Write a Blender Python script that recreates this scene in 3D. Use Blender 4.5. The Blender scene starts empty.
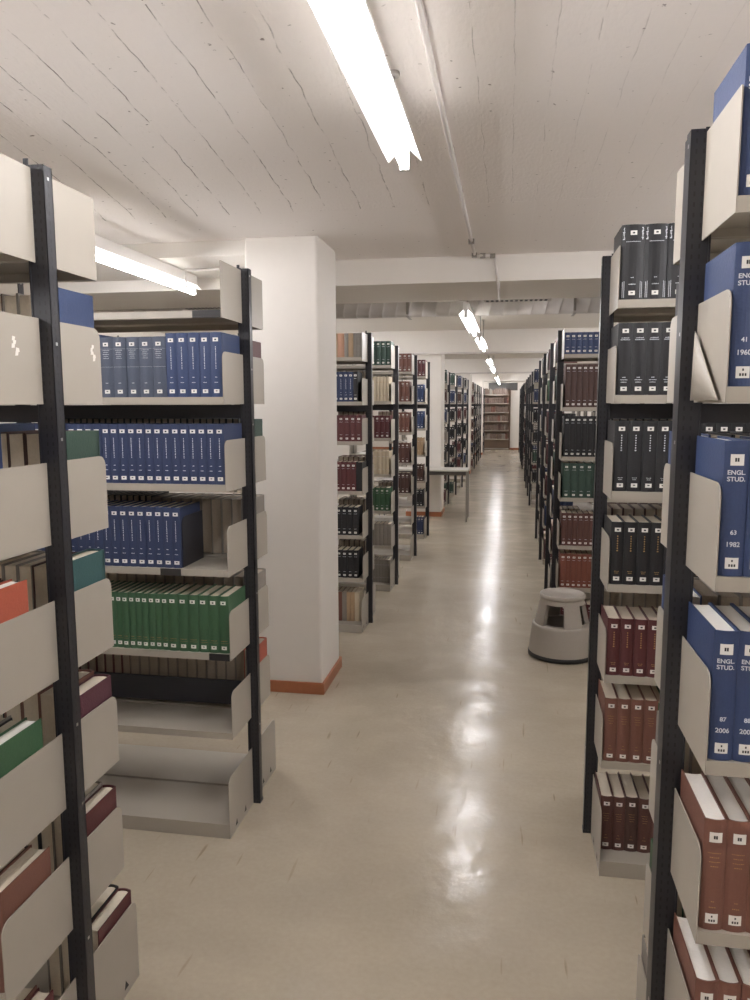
import bpy, math, random
from mathutils import Matrix, Vector
random.seed(7)
C = bpy.context.scene.collection
SC = bpy.context.scene
R = math.radians
def span(t):
    r_ = set()
    for q in t.split(','):
        a = q.split('-'); r_.update(range(int(a[0]), int(a[-1])+1))
    return r_
INDIVIDUAL = span('0,3,7-8,11-13,15-17,19-21,29,34-36,40-43,46-47,51,56,59-61,64-67,73-76,79-81,84-88,92-95,99-103,105-109,135-139,143-147,158-160,165-169,171-175,177-180,183-186,188-191,203,208-209,214-215,219-220,224-233,244-258,271-283,291-305,317,346,375-385,399-406,408,410-412,419-436,440-444,447-450,454-457,460-464,467-470,473-476,479-483,516-518,520-521,523,525-527,529-535,537-540,542-544,546,561-562,564-565,567-568,570-571,573-574,579,582,585,589,592,599-604,607-612,615-620,623-626,629-634,637-642')
STUFF = span('9,18,22,37,52,77-78,82,90,96,104,120-128,134,140,148,151,156,161,163,170,181,187,198,204-205,210,234,259-263,265-270,287,306-309,347-374,386-395,407,409,413-414,437-438,445,451,458,465,477,484,486-515,519,522,524,528,536,541,545,547-560,563,566,569,572,575-578,580,583,586,588,590,593,595-597,627,635,643-644,647-648,650,654,658-670,674-675,678,682-690,694,698-702,706-710,714,718-719,726,730,734-735,737-738,742-743,746,748,750-751,754,758-759,762,766-767,769-770,774,777-778,782,790-791,793-794,798-799,802-803,806-807,810,814-815,818,822-823,826,830,834,838,842,846,850,854,858-860,862-863,866-867,870-871,873-876,878-879,882-883,886-887,890-891,894-895,897-899,901-903,905-909,918,923-924,926-928,930-932,934-935,938-939,942-955,957,968-969,971-973,976-977,982,986,990,994-1002,1004-1005,1020-1021,1030,1033-1034,1036-1037,1039-1040,1042,1045,1048,1051,1054,1060,1063,1066,1075,1078-1086,1096,1099,1102,1105,1115-1118,1120-1121,1133,1136,1142,1153,1155-1157,1160,1183,1186,1201')

# ------------------------------------------------------------------ colour and materials
def lin(c):
    return tuple(((v/255)/12.92 if v/255 <= .04045 else ((v/255+.055)/1.055)**2.4) for v in c)
MATS = {}
def mat(name, rgb, rough=.5, metal=0., bump=0., scale=60., vary=.0, emit=None, spec=.5):
    if name in MATS: return MATS[name]
    m = bpy.data.materials.new(name); m.use_nodes = True
    nt = m.node_tree; b = nt.nodes['Principled BSDF']
    col = lin(rgb) + (1,)
    b.inputs['Base Color'].default_value = col
    b.inputs['Roughness'].default_value = rough
    b.inputs['Metallic'].default_value = metal
    b.inputs['Specular IOR Level'].default_value = spec
    if emit:
        b.inputs['Emission Color'].default_value = lin(emit[0]) + (1,)
        b.inputs['Emission Strength'].default_value = emit[1]
    if bump or vary:
        tc = nt.nodes.new('ShaderNodeTexCoord'); nz = nt.nodes.new('ShaderNodeTexNoise')
        nz.inputs['Scale'].default_value = scale; nz.inputs['Detail'].default_value = 4
        nt.links.new(tc.outputs['Object'], nz.inputs['Vector'])
        if vary:
            mx = nt.nodes.new('ShaderNodeMix'); mx.data_type = 'RGBA'
            mx.inputs['A'].default_value = tuple(v*(1-vary) for v in col[:3]) + (1,)
            mx.inputs['B'].default_value = tuple(min(1, v*(1+vary)) for v in col[:3]) + (1,)
            nt.links.new(nz.outputs['Fac'], mx.inputs['Factor'])
            nt.links.new(mx.outputs['Result'], b.inputs['Base Color'])
        if bump:
            bp = nt.nodes.new('ShaderNodeBump'); bp.inputs['Strength'].default_value = bump
            bp.inputs['Distance'].default_value = .002
            nt.links.new(nz.outputs['Fac'], bp.inputs['Height'])
            nt.links.new(bp.outputs['Normal'], b.inputs['Normal'])
    MATS[name] = m
    return m
def N(nt, t, **kw):
    n = nt.nodes.new(t)
    for k, v in kw.items(): setattr(n, k, v)
    return n
def math_node(nt, op, a, b=None, c=None):
    n = N(nt, 'ShaderNodeMath', operation=op)
    for i, v in enumerate((a, b, c)):
        if v is None: continue
        if isinstance(v, (int, float)): n.inputs[i].default_value = v
        else: nt.links.new(v, n.inputs[i])
    return n.outputs[0]

def plaster(name='white painted plaster', rgb=(224, 219, 212)):
    return mat(name, rgb, .75, bump=.25, scale=14, vary=.025)
def ceiling_mat():
    m = bpy.data.materials.new('board marked white painted concrete'); m.use_nodes = True
    nt = m.node_tree; b = nt.nodes['Principled BSDF']; L = nt.links
    b.inputs['Roughness'].default_value = .7
    tc = N(nt, 'ShaderNodeTexCoord'); sp = N(nt, 'ShaderNodeSeparateXYZ'); L.new(tc.outputs['Object'], sp.inputs[0])
    x, y = sp.outputs[0], sp.outputs[1]
    # boards fan out a little away from the aisle
    side = math_node(nt, 'MAXIMUM', math_node(nt, 'SUBTRACT', -.2, x), 0)
    wob = N(nt, 'ShaderNodeTexNoise'); wob.inputs['Scale'].default_value = 5; wob.inputs['Detail'].default_value = 5; L.new(tc.outputs['Object'], wob.inputs['Vector'])
    u = math_node(nt, 'MULTIPLY_ADD', math_node(nt, 'MULTIPLY', side, y), .097, x)
    u = math_node(nt, 'MULTIPLY_ADD', math_node(nt, 'SUBTRACT', wob.outputs['Fac'], .5), .022, u)
    uu = math_node(nt, 'DIVIDE', u, .105)
    fr = math_node(nt, 'FRACT', uu)
    d = math_node(nt, 'ABSOLUTE', math_node(nt, 'SUBTRACT', fr, .5))      # 0.5 at a seam
    seam = N(nt, 'ShaderNodeMapRange'); seam.inputs[1].default_value = .478; seam.inputs[2].default_value = .497
    L.new(d, seam.inputs[0])
    # boards end at the smooth strip before the downstand
    inb = math_node(nt, 'MULTIPLY', math_node(nt, 'LESS_THAN', y, 3.68), math_node(nt, 'GREATER_THAN', y, 1.77))
    inb = math_node(nt, 'ADD', inb, math_node(nt, 'LESS_THAN', y, 1.755))
    inb = math_node(nt, 'MAXIMUM', inb, 0.)
    left = N(nt, 'ShaderNodeMapRange'); L.new(x, left.inputs[0])
    left.inputs[1].default_value = .6; left.inputs[2].default_value = -1.2; left.inputs[3].default_value = .12; left.inputs[4].default_value = 1
    nz = N(nt, 'ShaderNodeTexNoise'); nz.inputs['Scale'].default_value = 9; nz.inputs['Detail'].default_value = 6
    nz.inputs['Roughness'].default_value = .7
    mp = N(nt, 'ShaderNodeMapping'); mp.inputs['Scale'].default_value = (2.2, .8, 1)
    L.new(tc.outputs['Object'], mp.inputs[0]); L.new(mp.outputs[0], nz.inputs['Vector'])
    br = N(nt, 'ShaderNodeMapRange'); L.new(nz.outputs['Fac'], br.inputs[0]); br.inputs[1].default_value = .43; br.inputs[2].default_value = .60
    crack = math_node(nt, 'MULTIPLY', math_node(nt, 'MULTIPLY', seam.outputs[0], br.outputs[0]), math_node(nt, 'MULTIPLY', inb, left.outputs[0]))
    # pock marks
    vo = N(nt, 'ShaderNodeTexNoise'); vo.inputs['Scale'].default_value = 34; vo.inputs['Detail'].default_value = 3
    L.new(tc.outputs['Object'], vo.inputs['Vector'])
    pk = N(nt, 'ShaderNodeMapRange'); L.new(vo.outputs['Fac'], pk.inputs[0]); pk.inputs[1].default_value = .70; pk.inputs[2].default_value = .75
    dark = math_node(nt, 'MAXIMUM', crack, math_node(nt, 'MULTIPLY', pk.outputs[0], .8))
    mx = N(nt, 'ShaderNodeMix', data_type='RGBA')
    mx.inputs['A'].default_value = lin((238, 232, 228)) + (1,); mx.inputs['B'].default_value = lin((112, 98, 90)) + (1,)
    L.new(dark, mx.inputs['Factor']); L.new(mx.outputs['Result'], b.inputs['Base Color'])
    # relief: each board sits a little higher or lower, seams are open
    wn = N(nt, 'ShaderNodeTexWhiteNoise', noise_dimensions='1D'); L.new(math_node(nt, 'FLOOR', uu), wn.inputs['W'])
    fine = N(nt, 'ShaderNodeTexNoise'); fine.inputs['Scale'].default_value = 40; L.new(mp.outputs[0], fine.inputs['Vector'])
    hgt = math_node(nt, 'MULTIPLY_ADD', wn.outputs['Value'], .5, math_node(nt, 'MULTIPLY', fine.outputs['Fac'], .6))
    hgt = math_node(nt, 'MULTIPLY', hgt, math_node(nt, 'MAXIMUM', inb, .35))
    hgt = math_node(nt, 'SUBTRACT', hgt, math_node(nt, 'MULTIPLY', crack, .8))
    ridge = math_node(nt, 'LESS_THAN', math_node(nt, 'ABSOLUTE', math_node(nt, 'SUBTRACT', math_node(nt, 'MULTIPLY_ADD', math_node(nt, 'SUBTRACT', fine.outputs['Fac'], .5), .02, y), 3.68)), .006)
    hgt = math_node(nt, 'MULTIPLY_ADD', ridge, .9, hgt)
    bp = N(nt, 'ShaderNodeBump'); bp.inputs['Strength'].default_value = .55; bp.inputs['Distance'].default_value = .006
    L.new(hgt, bp.inputs['Height']); L.new(bp.outputs[0], b.inputs['Normal'])
    return m
def floor_mat():
    m = bpy.data.materials.new('polished beige floor'); m.use_nodes = True
    nt = m.node_tree; b = nt.nodes['Principled BSDF']; L = nt.links
    tc = N(nt, 'ShaderNodeTexCoord')
    def noise(s, d=3, sc=(1,1,1)):
        mp = N(nt, 'ShaderNodeMapping'); mp.inputs['Scale'].default_value = sc
        L.new(tc.outputs['Object'], mp.inputs[0])
        n = N(nt, 'ShaderNodeTexNoise'); n.inputs['Scale'].default_value = s; n.inputs['Detail'].default_value = d
        L.new(mp.outputs[0], n.inputs['Vector']); return n.outputs['Fac']
    big = noise(1.3, 5); fine = noise(55, 4); rgh = noise(3.2, 6)
    mx = N(nt, 'ShaderNodeMix', data_type='RGBA')
    mx.inputs['A'].default_value = lin((158, 147, 130)) + (1,); mx.inputs['B'].default_value = lin((184, 173, 155)) + (1,)
    L.new(math_node(nt, 'MULTIPLY_ADD', math_node(nt, 'SUBTRACT', fine, .5), .5, big), mx.inputs['Factor'])
    # dark scuffs: thin streaks in a few directions
    scuff = None
    for ang, sc, th in ((.5, 2.1, .735), (-.9, 1.7, .735), (1.4, 2.4, .745), (2.6, 2.9, .735)):
        mp = N(nt, 'ShaderNodeMapping'); mp.inputs['Rotation'].default_value = (0, 0, ang); mp.inputs['Scale'].default_value = (14, 1.3, 1)
        L.new(tc.outputs['Object'], mp.inputs[0])
        n = N(nt, 'ShaderNodeTexNoise'); n.inputs['Scale'].default_value = sc; n.inputs['Detail'].default_value = 1.5
        L.new(mp.outputs[0], n.inputs['Vector'])
        r = N(nt, 'ShaderNodeMapRange'); L.new(n.outputs['Fac'], r.inputs[0]); r.inputs[1].default_value = th; r.inputs[2].default_value = th+.05
        scuff = r.outputs[0] if scuff is None else math_node(nt, 'MAXIMUM', scuff, r.outputs[0])
    m2 = N(nt, 'ShaderNodeMix', data_type='RGBA'); m2.inputs['B'].default_value = lin((118, 98, 74)) + (1,)
    L.new(math_node(nt, 'MULTIPLY', scuff, .5), m2.inputs['Factor']); L.new(mx.outputs['Result'], m2.inputs['A'])
    L.new(m2.outputs['Result'], b.inputs['Base Color'])
    rr = N(nt, 'ShaderNodeMapRange'); L.new(rgh, rr.inputs[0]); rr.inputs[1].default_value = .3; rr.inputs[2].default_value = .7; rr.inputs[3].default_value = .17; rr.inputs[4].default_value = .25
    L.new(rr.outputs[0], b.inputs['Roughness'])
    wear = N(nt, 'ShaderNodeMapRange'); L.new(noise(2.6, 6, (1, 1.6, 1)), wear.inputs[0]); wear.inputs[1].default_value = .40; wear.inputs[2].default_value = .62
    wear.inputs[3].default_value = .10; wear.inputs[4].default_value = .58; L.new(wear.outputs[0], b.inputs['Specular IOR Level'])   # worn and polished spots
    hb = math_node(nt, 'MULTIPLY_ADD', noise(5, 2), .7, math_node(nt, 'MULTIPLY', noise(16, 3), .42))
    bp = N(nt, 'ShaderNodeBump'); bp.inputs['Strength'].default_value = .7; bp.inputs['Distance'].default_value = .006
    L.new(hb, bp.inputs['Height']); L.new(bp.outputs[0], b.inputs['Normal'])
    return m
def post_mat():
    m = bpy.data.materials.new('dark blue-black perforated steel'); m.use_nodes = True
    nt = m.node_tree; b = nt.nodes['Principled BSDF']; L = nt.links
    b.inputs['Roughness'].default_value = .38; b.inputs['Specular IOR Level'].default_value = .55
    tc = N(nt, 'ShaderNodeTexCoord'); sp = N(nt, 'ShaderNodeSeparateXYZ'); L.new(tc.outputs['Object'], sp.inputs[0])
    fz = math_node(nt, 'FRACT', math_node(nt, 'DIVIDE', sp.outputs[2], .02))
    hz = math_node(nt, 'LESS_THAN', math_node(nt, 'ABSOLUTE', math_node(nt, 'SUBTRACT', fz, .5)), .22)
    hx = math_node(nt, 'LESS_THAN', math_node(nt, 'ABSOLUTE', math_node(nt, 'SUBTRACT', math_node(nt, 'ABSOLUTE', sp.outputs[0]), .007)), .0018)
    hy = math_node(nt, 'LESS_THAN', math_node(nt, 'ABSOLUTE', sp.outputs[1]), .0018)
    hole = math_node(nt, 'MULTIPLY', hz, math_node(nt, 'MAXIMUM', hx, hy))
    mx = N(nt, 'ShaderNodeMix', data_type='RGBA'); mx.inputs['A'].default_value = lin((38, 38, 43)) + (1,)
    mx.inputs['B'].default_value = (.004, .004, .005, 1)
    L.new(hole, mx.inputs['Factor']); L.new(mx.outputs['Result'], b.inputs['Base Color'])
    return m

M_CEIL = ceiling_mat(); M_FLOOR = floor_mat(); M_POST = post_mat()
M_WALL = plaster()
M_CREAM = mat('cream enamelled steel', (163, 156, 144), .42, bump=.06, scale=25, vary=.02)
M_BEAM = mat('dark blue-black steel', (44, 44, 50), .45)
M_SCREW = mat('bright screw', (190, 190, 190), .3, 1.)
M_WOOD = mat('orange brown skirting', (160, 101, 68), .45, bump=.1, scale=30, vary=.12)
M_DUCT = mat('galvanised duct', (192, 187, 182), .45, .2, vary=.06, scale=9)
M_GREYBEAM = mat('grey beige painted downstand', (196, 189, 182), .7, bump=.1, scale=12)
M_BLACK = mat('black slot', (28, 27, 28), .6)
M_LIP_STRIP = mat('black lip strip', (38, 36, 36), .5)  # black strip standing in for dark gaps along the shelf lip
M_PAGE = mat('cream page block', (214, 203, 184), .85, bump=.6, scale=160, vary=.1)
M_PAGE2 = mat('shaded page block', (168, 156, 140), .88, bump=.6, scale=160, vary=.12)  # cream pages toned down, shade inside the rows put into the colour
M_PAGE3 = mat('white page block', (232, 228, 220), .85, bump=.5, scale=160, vary=.05)
M_LABEL = mat('white spine label', (222, 220, 214), .6)
M_LMARK = mat('black print', (42, 40, 42), .6)
M_SILVER = mat('silver lettering', (206, 208, 214), .5)
M_GOLD = mat('faded gold lettering', (172, 134, 84), .5)
M_STOOL = mat('grey beige stool plastic', (164, 157, 147), .45, bump=.15, scale=60, vary=.03)
M_RUBBER = mat('black rubber', (36, 35, 35), .6)
M_TABLE = mat('pale grey laminate', (204, 200, 192), .4)
M_STEEL = mat('brushed steel leg', (150, 146, 140), .35, .7)
M_HOUS = mat('white lamp housing', (212, 208, 204), .5)
M_REFL = mat('white lamp reflector', (240, 240, 238), .35)
def translucent(m, f):
    nt = m.node_tree; b = nt.nodes['Principled BSDF']; out = nt.nodes['Material Output']
    tr = N(nt, 'ShaderNodeBsdfTranslucent'); tr.inputs[0].default_value = (.9, .9, .88, 1); mx = N(nt, 'ShaderNodeMixShader'); mx.inputs[0].default_value = f
    nt.links.new(b.outputs[0], mx.inputs[1]); nt.links.new(tr.outputs[0], mx.inputs[2]); nt.links.new(mx.outputs[0], out.inputs[0])
translucent(M_REFL, .72)
M_TUBE2 = mat('dimmed glowing tube', (255, 255, 255), .4, emit=((252, 250, 253), 27.))  # weaker glow for the front lamp, dimmed to spare the nearby plates
M_TUBE = mat('glowing tube', (255, 255, 255), .4, emit=((252, 250, 253), 42.))
M_PIPE = mat('pale painted conduit', (206, 200, 196), .5)
CLOTH = {}
def cloth(name, rgb):
    if name not in CLOTH: CLOTH[name] = mat(name + ' book cloth', rgb, .52, bump=.35, scale=220, vary=.1)
    return CLOTH[name]

# ------------------------------------------------------------------ mesh building
class MB:
    def __init__(s): s.v = []; s.f = []; s.m = []; s.mats = []; s.sm = []
    def mi(s, m):
        if m not in s.mats: s.mats.append(m)
        return s.mats.index(m)
    def face(s, idx, m, smooth=False): s.f.append(tuple(idx)); s.m.append(s.mi(m)); s.sm.append(smooth)
    def box(s, x0, x1, y0, y1, z0, z1, m):
        n = len(s.v)
        s.v += [(x0,y0,z0),(x1,y0,z0),(x1,y1,z0),(x0,y1,z0),(x0,y0,z1),(x1,y0,z1),(x1,y1,z1),(x0,y1,z1)]
        for q in ((0,3,2,1),(4,5,6,7),(0,1,5,4),(1,2,6,5),(2,3,7,6),(3,0,4,7)): s.face([n+i for i in q], m)
        return s
    def prism(s, pts, z0, z1, m, axis='z', smooth=False):
        """closed outline pts extruded along an axis; axis z: (x,y); axis x: (y,z); axis y: (x,z)"""
        n = len(s.v); k = len(pts)
        for z in (z0, z1):
            for a, b in pts:
                s.v.append((a, b, z) if axis == 'z' else ((z, a, b) if axis == 'x' else (a, z, b)))
        A = list(range(n, n+k)); B = list(range(n+k, n+2*k))
        s.face(A[::-1], m); s.face(B, m)
        for i in range(k):
            j = (i+1) % k
            s.face((A[i], A[j], B[j], B[i]), m, smooth)
        return s
    def tube(s, p, q, r, m, n=10):
        p = Vector(p); q = Vector(q); d = (q-p).normalized()
        a = d.orthogonal().normalized(); b = d.cross(a); k = len(s.v)
        for c in (p, q):
            for i in range(n):
                t = 2*math.pi*i/n; s.v.append(tuple(c + a*r*math.cos(t) + b*r*math.sin(t)))
        s.face([k+i for i in range(n)][::-1], m); s.face([k+n+i for i in range(n)], m)
        for i in range(n):
            j = (i+1) % n; s.face((k+i, k+j, k+n+j, k+n+i), m, True)
        return s
    def lathe(s, prof, m, n=64, a0=0., a1=2*math.pi, closed=True, c=(0,0)):
        k = len(s.v); full = abs(a1-a0-2*math.pi) < 1e-6; cols = n if full else n+1
        for i in range(cols):
            t = a0 + (a1-a0)*i/n
            for r, z in prof: s.v.append((c[0]+r*math.cos(t), c[1]+r*math.sin(t), z))
        P = len(prof)
        for i in range(n):
            j = (i+1) % cols
            for q in range(P if closed else P-1):
                w = (q+1) % P
                s.face((k+i*P+q, k+j*P+q, k+j*P+w, k+i*P+w), m, True)
        if not full and closed:
            s.face([k+q for q in range(P)][::-1], m); s.face([k+n*P+q for q in range(P)], m)
        return s
    def mesh(s, name):
        me = bpy.data.meshes.new(name); me.from_pydata(s.v, [], s.f)
        for m in s.mats: me.materials.append(m)
        me.polygons.foreach_set('material_index', s.m); me.polygons.foreach_set('use_smooth', s.sm)
        me.update(); return me
def link(name, me, parent=None, loc=(0,0,0), rz=0.):
    o = bpy.data.objects.new(name, me); C.objects.link(o)
    o.location = loc; o.rotation_euler = (0, 0, rz)
    if parent: o.parent = parent
    return o
def tag(o, label=None, cat=None, group=None, kind=None):
    if label: o['label'] = label
    if cat: o['category'] = cat
    if group: o['group'] = group
    if kind: o['kind'] = kind
    return o
def thing(name, label, cat, loc=(0,0,0), rz=0., group=None):
    return tag(link(name, None, None, loc, rz), label, cat, group)
def sharpen(o, ang=35):
    me = o.data
    try: me.set_sharp_from_angle(angle=R(ang))
    except Exception: pass
    return o
def bevel(o, w, seg=2):
    b = o.modifiers.new('edge', 'BEVEL'); b.width = w; b.segments = seg; b.limit_method = 'ANGLE'; b.angle_limit = R(40)
    return o

# ------------------------------------------------------------------ camera (solved from the photograph's vanishing points)
F = 760.; VP = (508, 404); NX = 390; CX, CY = 375, 500; H = 1.7
Yc = Vector((VP[0]-CX, -(VP[1]-CY), -F)).normalized()
k_ = ((NX-CX)*Yc[0] - F*Yc[2]) / Yc[1]
Zc = -Vector((NX-CX, -k_, -F)).normalized()
Xc = Yc.cross(Zc)
cam = bpy.data.cameras.new('camera'); co = bpy.data.objects.new('camera', cam); C.objects.link(co)
mw = Matrix((Xc, Yc, Zc)).to_4x4(); mw.translation = Vector((0, 0, H)); co.matrix_world = mw
cam.sensor_fit = 'VERTICAL'; cam.sensor_height = 24; cam.lens = 24*F/1000; cam.clip_start = .02; cam.clip_end = 100
SC.camera = co

# ------------------------------------------------------------------ the room
ZC = 2.62; ZH = 2.78; X0R, X1R, Y0R, Y1R = -5.2, 4.2, -1.6, 28.9
def struct(name, mb, loc=(0,0,0)):
    o = link(name, mb.mesh(name), None, loc); o['kind'] = 'structure'; return o
struct('floor', MB().box(X0R, X1R, Y0R, Y1R, -.1, 0, M_FLOOR))
struct('ceiling', MB().box(X0R, X1R, Y0R, 4.93, ZC, ZC+.3, M_CEIL))
struct('ceiling', MB().box(X0R, X1R, 4.93, Y1R, ZH, ZH+.14, M_WALL))
struct('wall_left', MB().box(X0R-.1, X0R, Y0R, Y1R, 0, ZC+.3, M_WALL))
struct('wall_right', MB().box(X1R, X1R+.1, Y0R, Y1R, 0, ZC+.3, M_WALL))
struct('wall_back', MB().box(X0R, X1R, Y0R-.1, Y0R, 0, ZC+.3, M_WALL))
struct('wall_front', MB().box(X0R, X1R, Y1R, Y1R+.1, 0, ZC+.3, M_WALL))
struct('baseboard_front', MB().box(X0R, X1R, Y1R-.015, Y1R, 0, .075, M_WOOD))
# downstands carried by the pillars
b = MB().box(X0R, X1R, 4.93, 5.8, 2.46, ZH, M_WALL)
bm_ = struct('ceiling_beam', b)
struct('ceiling_beam', MB().box(X0R, -1.474, 4.22, 4.925, 2.535, ZC, M_WALL))
for y in (11.45, 18.7, 25.95):
    struct('ceiling_beam', MB().box(X0R, X1R, y, y+.85, 2.46, ZH, M_WALL))
def rounded(x0, x1, y0, y1, r, n=3):
    pts = []
    for cx, cy, a in ((x1-r, y0+r, -90), (x1-r, y1-r, 0), (x0+r, y1-r, 90), (x0+r, y0+r, 180)):
        for i in range(n+1):
            t = R(a + 90*i/n); pts.append((cx+r*math.cos(t), cy+r*math.sin(t)))
    return pts
for i, (x0, x1, y, top) in enumerate(((-1.47, -1.05, 4.2, ZC), (-1.50, -.98, 11.47, 2.46), (-1.5, -.90, 18.72, 2.46), (-1.5, -.84, 25.97, 2.46))):
    dy = .47 if i == 0 else .55
    m = MB(); m.prism(rounded(x0, x1, y, y+dy, .015), 0, top, M_WALL, smooth=False); struct('pillar', m)
    m = MB(); m.box(x0-.014, x1+.014, y-.014, y, 0, .07, M_WOOD); m.box(x1, x1+.014, y, y+dy, 0, .07, M_WOOD)
    m.box(x0-.014, x0, y, y+dy, 0, .07, M_WOOD); m.box(x0-.014, x1+.014, y+dy, y+dy+.014, 0, .07, M_WOOD)
    bevel(struct('trim_%d' % (i+1), m), .003)
# spiral duct behind the first downstand
t = thing('air_duct', 'long round spiral-seamed metal air duct hanging behind the first ceiling beam', 'duct', (0, 7.0, 2.595))
m = MB()
prof = []; x = X0R+.02
ring = 36
xs = []
while x < X1R-.02: xs += [x, x+.10, x+.104, x+.112, x+.116]; x += .12
xs = sorted(xs)
def duct_r(x):
    f = ((x-X0R-.02) % .12)
    return .116 if (f > .102 and f < .115) else .112
n0 = len(m.v)
for q, xx in enumerate(xs):
    r_ = .1145 if q % 5 in (2, 3) else .112
    for i in range(ring):
        a = 2*math.pi*i/ring; m.v.append((xx + .03*math.sin(a), r_*math.cos(a), r_*math.sin(a)))
for q in range(len(xs)-1):
    for i in range(ring):
        j = (i+1) % ring; m.face((n0+q*ring+i, n0+q*ring+j, n0+(q+1)*ring+j, n0+(q+1)*ring+i), M_DUCT, True)
link('pipe', m.mesh('pipe'), t)
for xx in (-4, -2.2, -.9, .55, 2.3, 3.6):
    m = MB()
    m.box(xx-.012, xx+.012, -.122, -.117, -.1, .184, M_STEEL); m.box(xx-.012, xx+.012, .117, .122, -.1, .184, M_STEEL)
    m.box(xx-.012, xx+.012, -.122, .122, -.122, -.118, M_STEEL)
    link('hanger', m.mesh('hanger'), t)
# slotted air grilles under the downstand
def grille(x0, x1, label):
    t = thing('air_grille', label, 'air grille', ((x0+x1)/2, 5.87, 2.47), group='slotted air grilles')
    w = (x1-x0)/2
    m = MB().box(-w, w, -.065, .03, -.012, .05, M_GREYBEAM); link('frame', m.mesh('frame'), t)
    m = MB(); n = int(2*w/.035)
    for i in range(n):
        xx = -w+.015+i*(2*w-.03)/n; m.box(xx, xx+.02, -.067, -.065, -.008, .03, M_BLACK)
        m.box(xx, xx+.02, -.064, .02, -.0135, -.0125, M_BLACK)
    link('slot', m.mesh('slot'), t)
grille(-.19, .30, 'long slotted air grille under the ceiling beam, above the aisle lamps')
grille(-2.55, -1.95, 'slotted air grille under the ceiling beam, above the second pillar-side bookcase')
# conduit along the ceiling over the aisle
t = thing('ceiling_conduit', 'thin pale electrical conduit running along the ceiling beside the aisle lamp', 'conduit', (0, 0, 0))
m = MB(); m.tube((-.22, .3, ZC-.010), (-.22, 4.86, ZC-.010), .009, M_PIPE)
link('tube', m.mesh('tube'), t)
m = MB(); m.tube((-.22, 4.86, ZC-.012), (-.10, 4.90, ZC-.012), .009, M_PIPE); m.tube((-.10, 4.915, ZC-.012), (-.075, 4.915, 2.44), .008, M_PIPE)
m.tube((-.075, 4.915, 2.45), (-.075, 5.7, 2.45), .008, M_PIPE)
link('tube', m.mesh('tube'), t)
m = MB()
for p in ((-.22, 4.45, ZC-.014), (-.22, 4.84, ZC-.016), (-.11, 4.89, ZC-.016), (-.17, 4.88, ZC-.014)):
    m.box(p[0]-.016, p[0]+.016, p[1]-.012, p[1]+.012, p[2]-.012, p[2]+.014, M_STEEL)
link('bracket', m.mesh('bracket'), t)
# wire loop behind the second bookcase's top
t = thing('ceiling_conduit', 'bent pale conduit on the low ceiling above the second pillar-side bookcase', 'conduit', (0, 0, 0))
m = MB(); m.tube((-1.95, 4.5, 2.515), (-1.56, 4.5, 2.515), .008, M_PIPE); m.tube((-1.95, 4.5, 2.515), (-1.95, 4.5, 2.40), .006, M_PIPE)
m.tube((-1.56, 4.5, 2.515), (-1.56, 4.5, 2.42), .006, M_PIPE)
link('tube', m.mesh('tube'), t)
# thin pipes across, at the second pillar
for y, z, lab in ((11.36, 2.44, 'thin pale pipe crossing the ceiling just before the second pillar'), (18.6, 2.44, 'thin pale pipe crossing the ceiling just before the third pillar')):
    tag(link('ceiling_pipe', MB().tube((X0R+.01, 0, 0), (X1R-.01, 0, 0), .018, M_PIPE).mesh('ceiling_pipe'), None, (0, y, z)), lab, 'pipe')
# dark vent in the far wall
t = thing('wall_vent', 'dark wide slatted vent high on the white end wall', 'vent', (-.19, Y1R-.001, 2.2))
m = MB().box(-.53, .53, -.02, 0, 0, .28, mat('vent grey', (96, 94, 92), .5)); link('frame', m.mesh('frame'), t)
m = MB()
for i in range(9): m.box(-.5, .5, -.03, -.0205, .02+i*.028, .034+i*.028, mat('vent slat grey', (78, 77, 76), .5))
link('slat', m.mesh('slat'), t)

# ------------------------------------------------------------------ lamps
def lamp_meshes(L=1.58):
    hs = MB().prism([(-.022, .035), (.022, .035), (.022, .095), (-.022, .095)], 0, L, M_HOUS, 'y')
    rf = MB()
    for s in (-1, 1):
        rf.prism([(s*.016, .036), (s*.052, .002), (s*.0535, .002), (s*.018, .0375)], 0, L, M_REFL, 'y')
    tb = MB().tube((0, .02, -.010), (0, L-.02, -.010), .0140, M_TUBE, 14)
    sk = MB().box(-.015, .015, 0, .02, -.026, .036, M_HOUS).box(-.015, .015, L-.02, L, -.026, .036, M_HOUS)
    tb2 = MB().tube((0, .02, -.010), (0, L-.02, -.010), .0140, M_TUBE2, 14)
    global DIM_TUBE
    DIM_TUBE = tb2.mesh('tube')
    return [(n, o.mesh(n)) for n, o in (('housing', hs), ('reflector', rf), ('tube', tb), ('end_socket', sk))]
LM = lamp_meshes()
def lamp(x, y, z, label, zc, group='hanging tube lamps'):
    t = thing('tube_lamp', label, 'lamp', (x, y, z), group=group)
    for n, me in LM: link(n, DIM_TUBE if n == 'tube' and 'largest' in label else me, t)
    for yy in (.25, 1.33):
        m = MB().tube((0, yy, .09), (0, yy, zc-z), .004, M_STEEL, 8); m.tube((0, yy, zc-z-.012), (0, yy, zc-z), .018, M_HOUS, 12)
        link('hanging_rod', m.mesh('hanging_rod'), t)
    return t
ORD = ['', 'first', 'second', 'third', 'fourth', 'fifth', 'sixth', 'seventh', 'eighth', 'ninth', 'tenth', 'eleventh', 'twelfth', 'thirteenth', 'fourteenth',
       'fifteenth', 'sixteenth', 'seventeenth', 'eighteenth', 'nineteenth', 'twentieth', 'twenty-first', 'twenty-second', 'twenty-third', 'twenty-fourth',
       'twenty-fifth', 'twenty-sixth', 'twenty-seventh', 'twenty-eighth', 'twenty-ninth', 'thirtieth', 'thirty-first', 'thirty-second', 'thirty-third', 'thirty-fourth']
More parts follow.
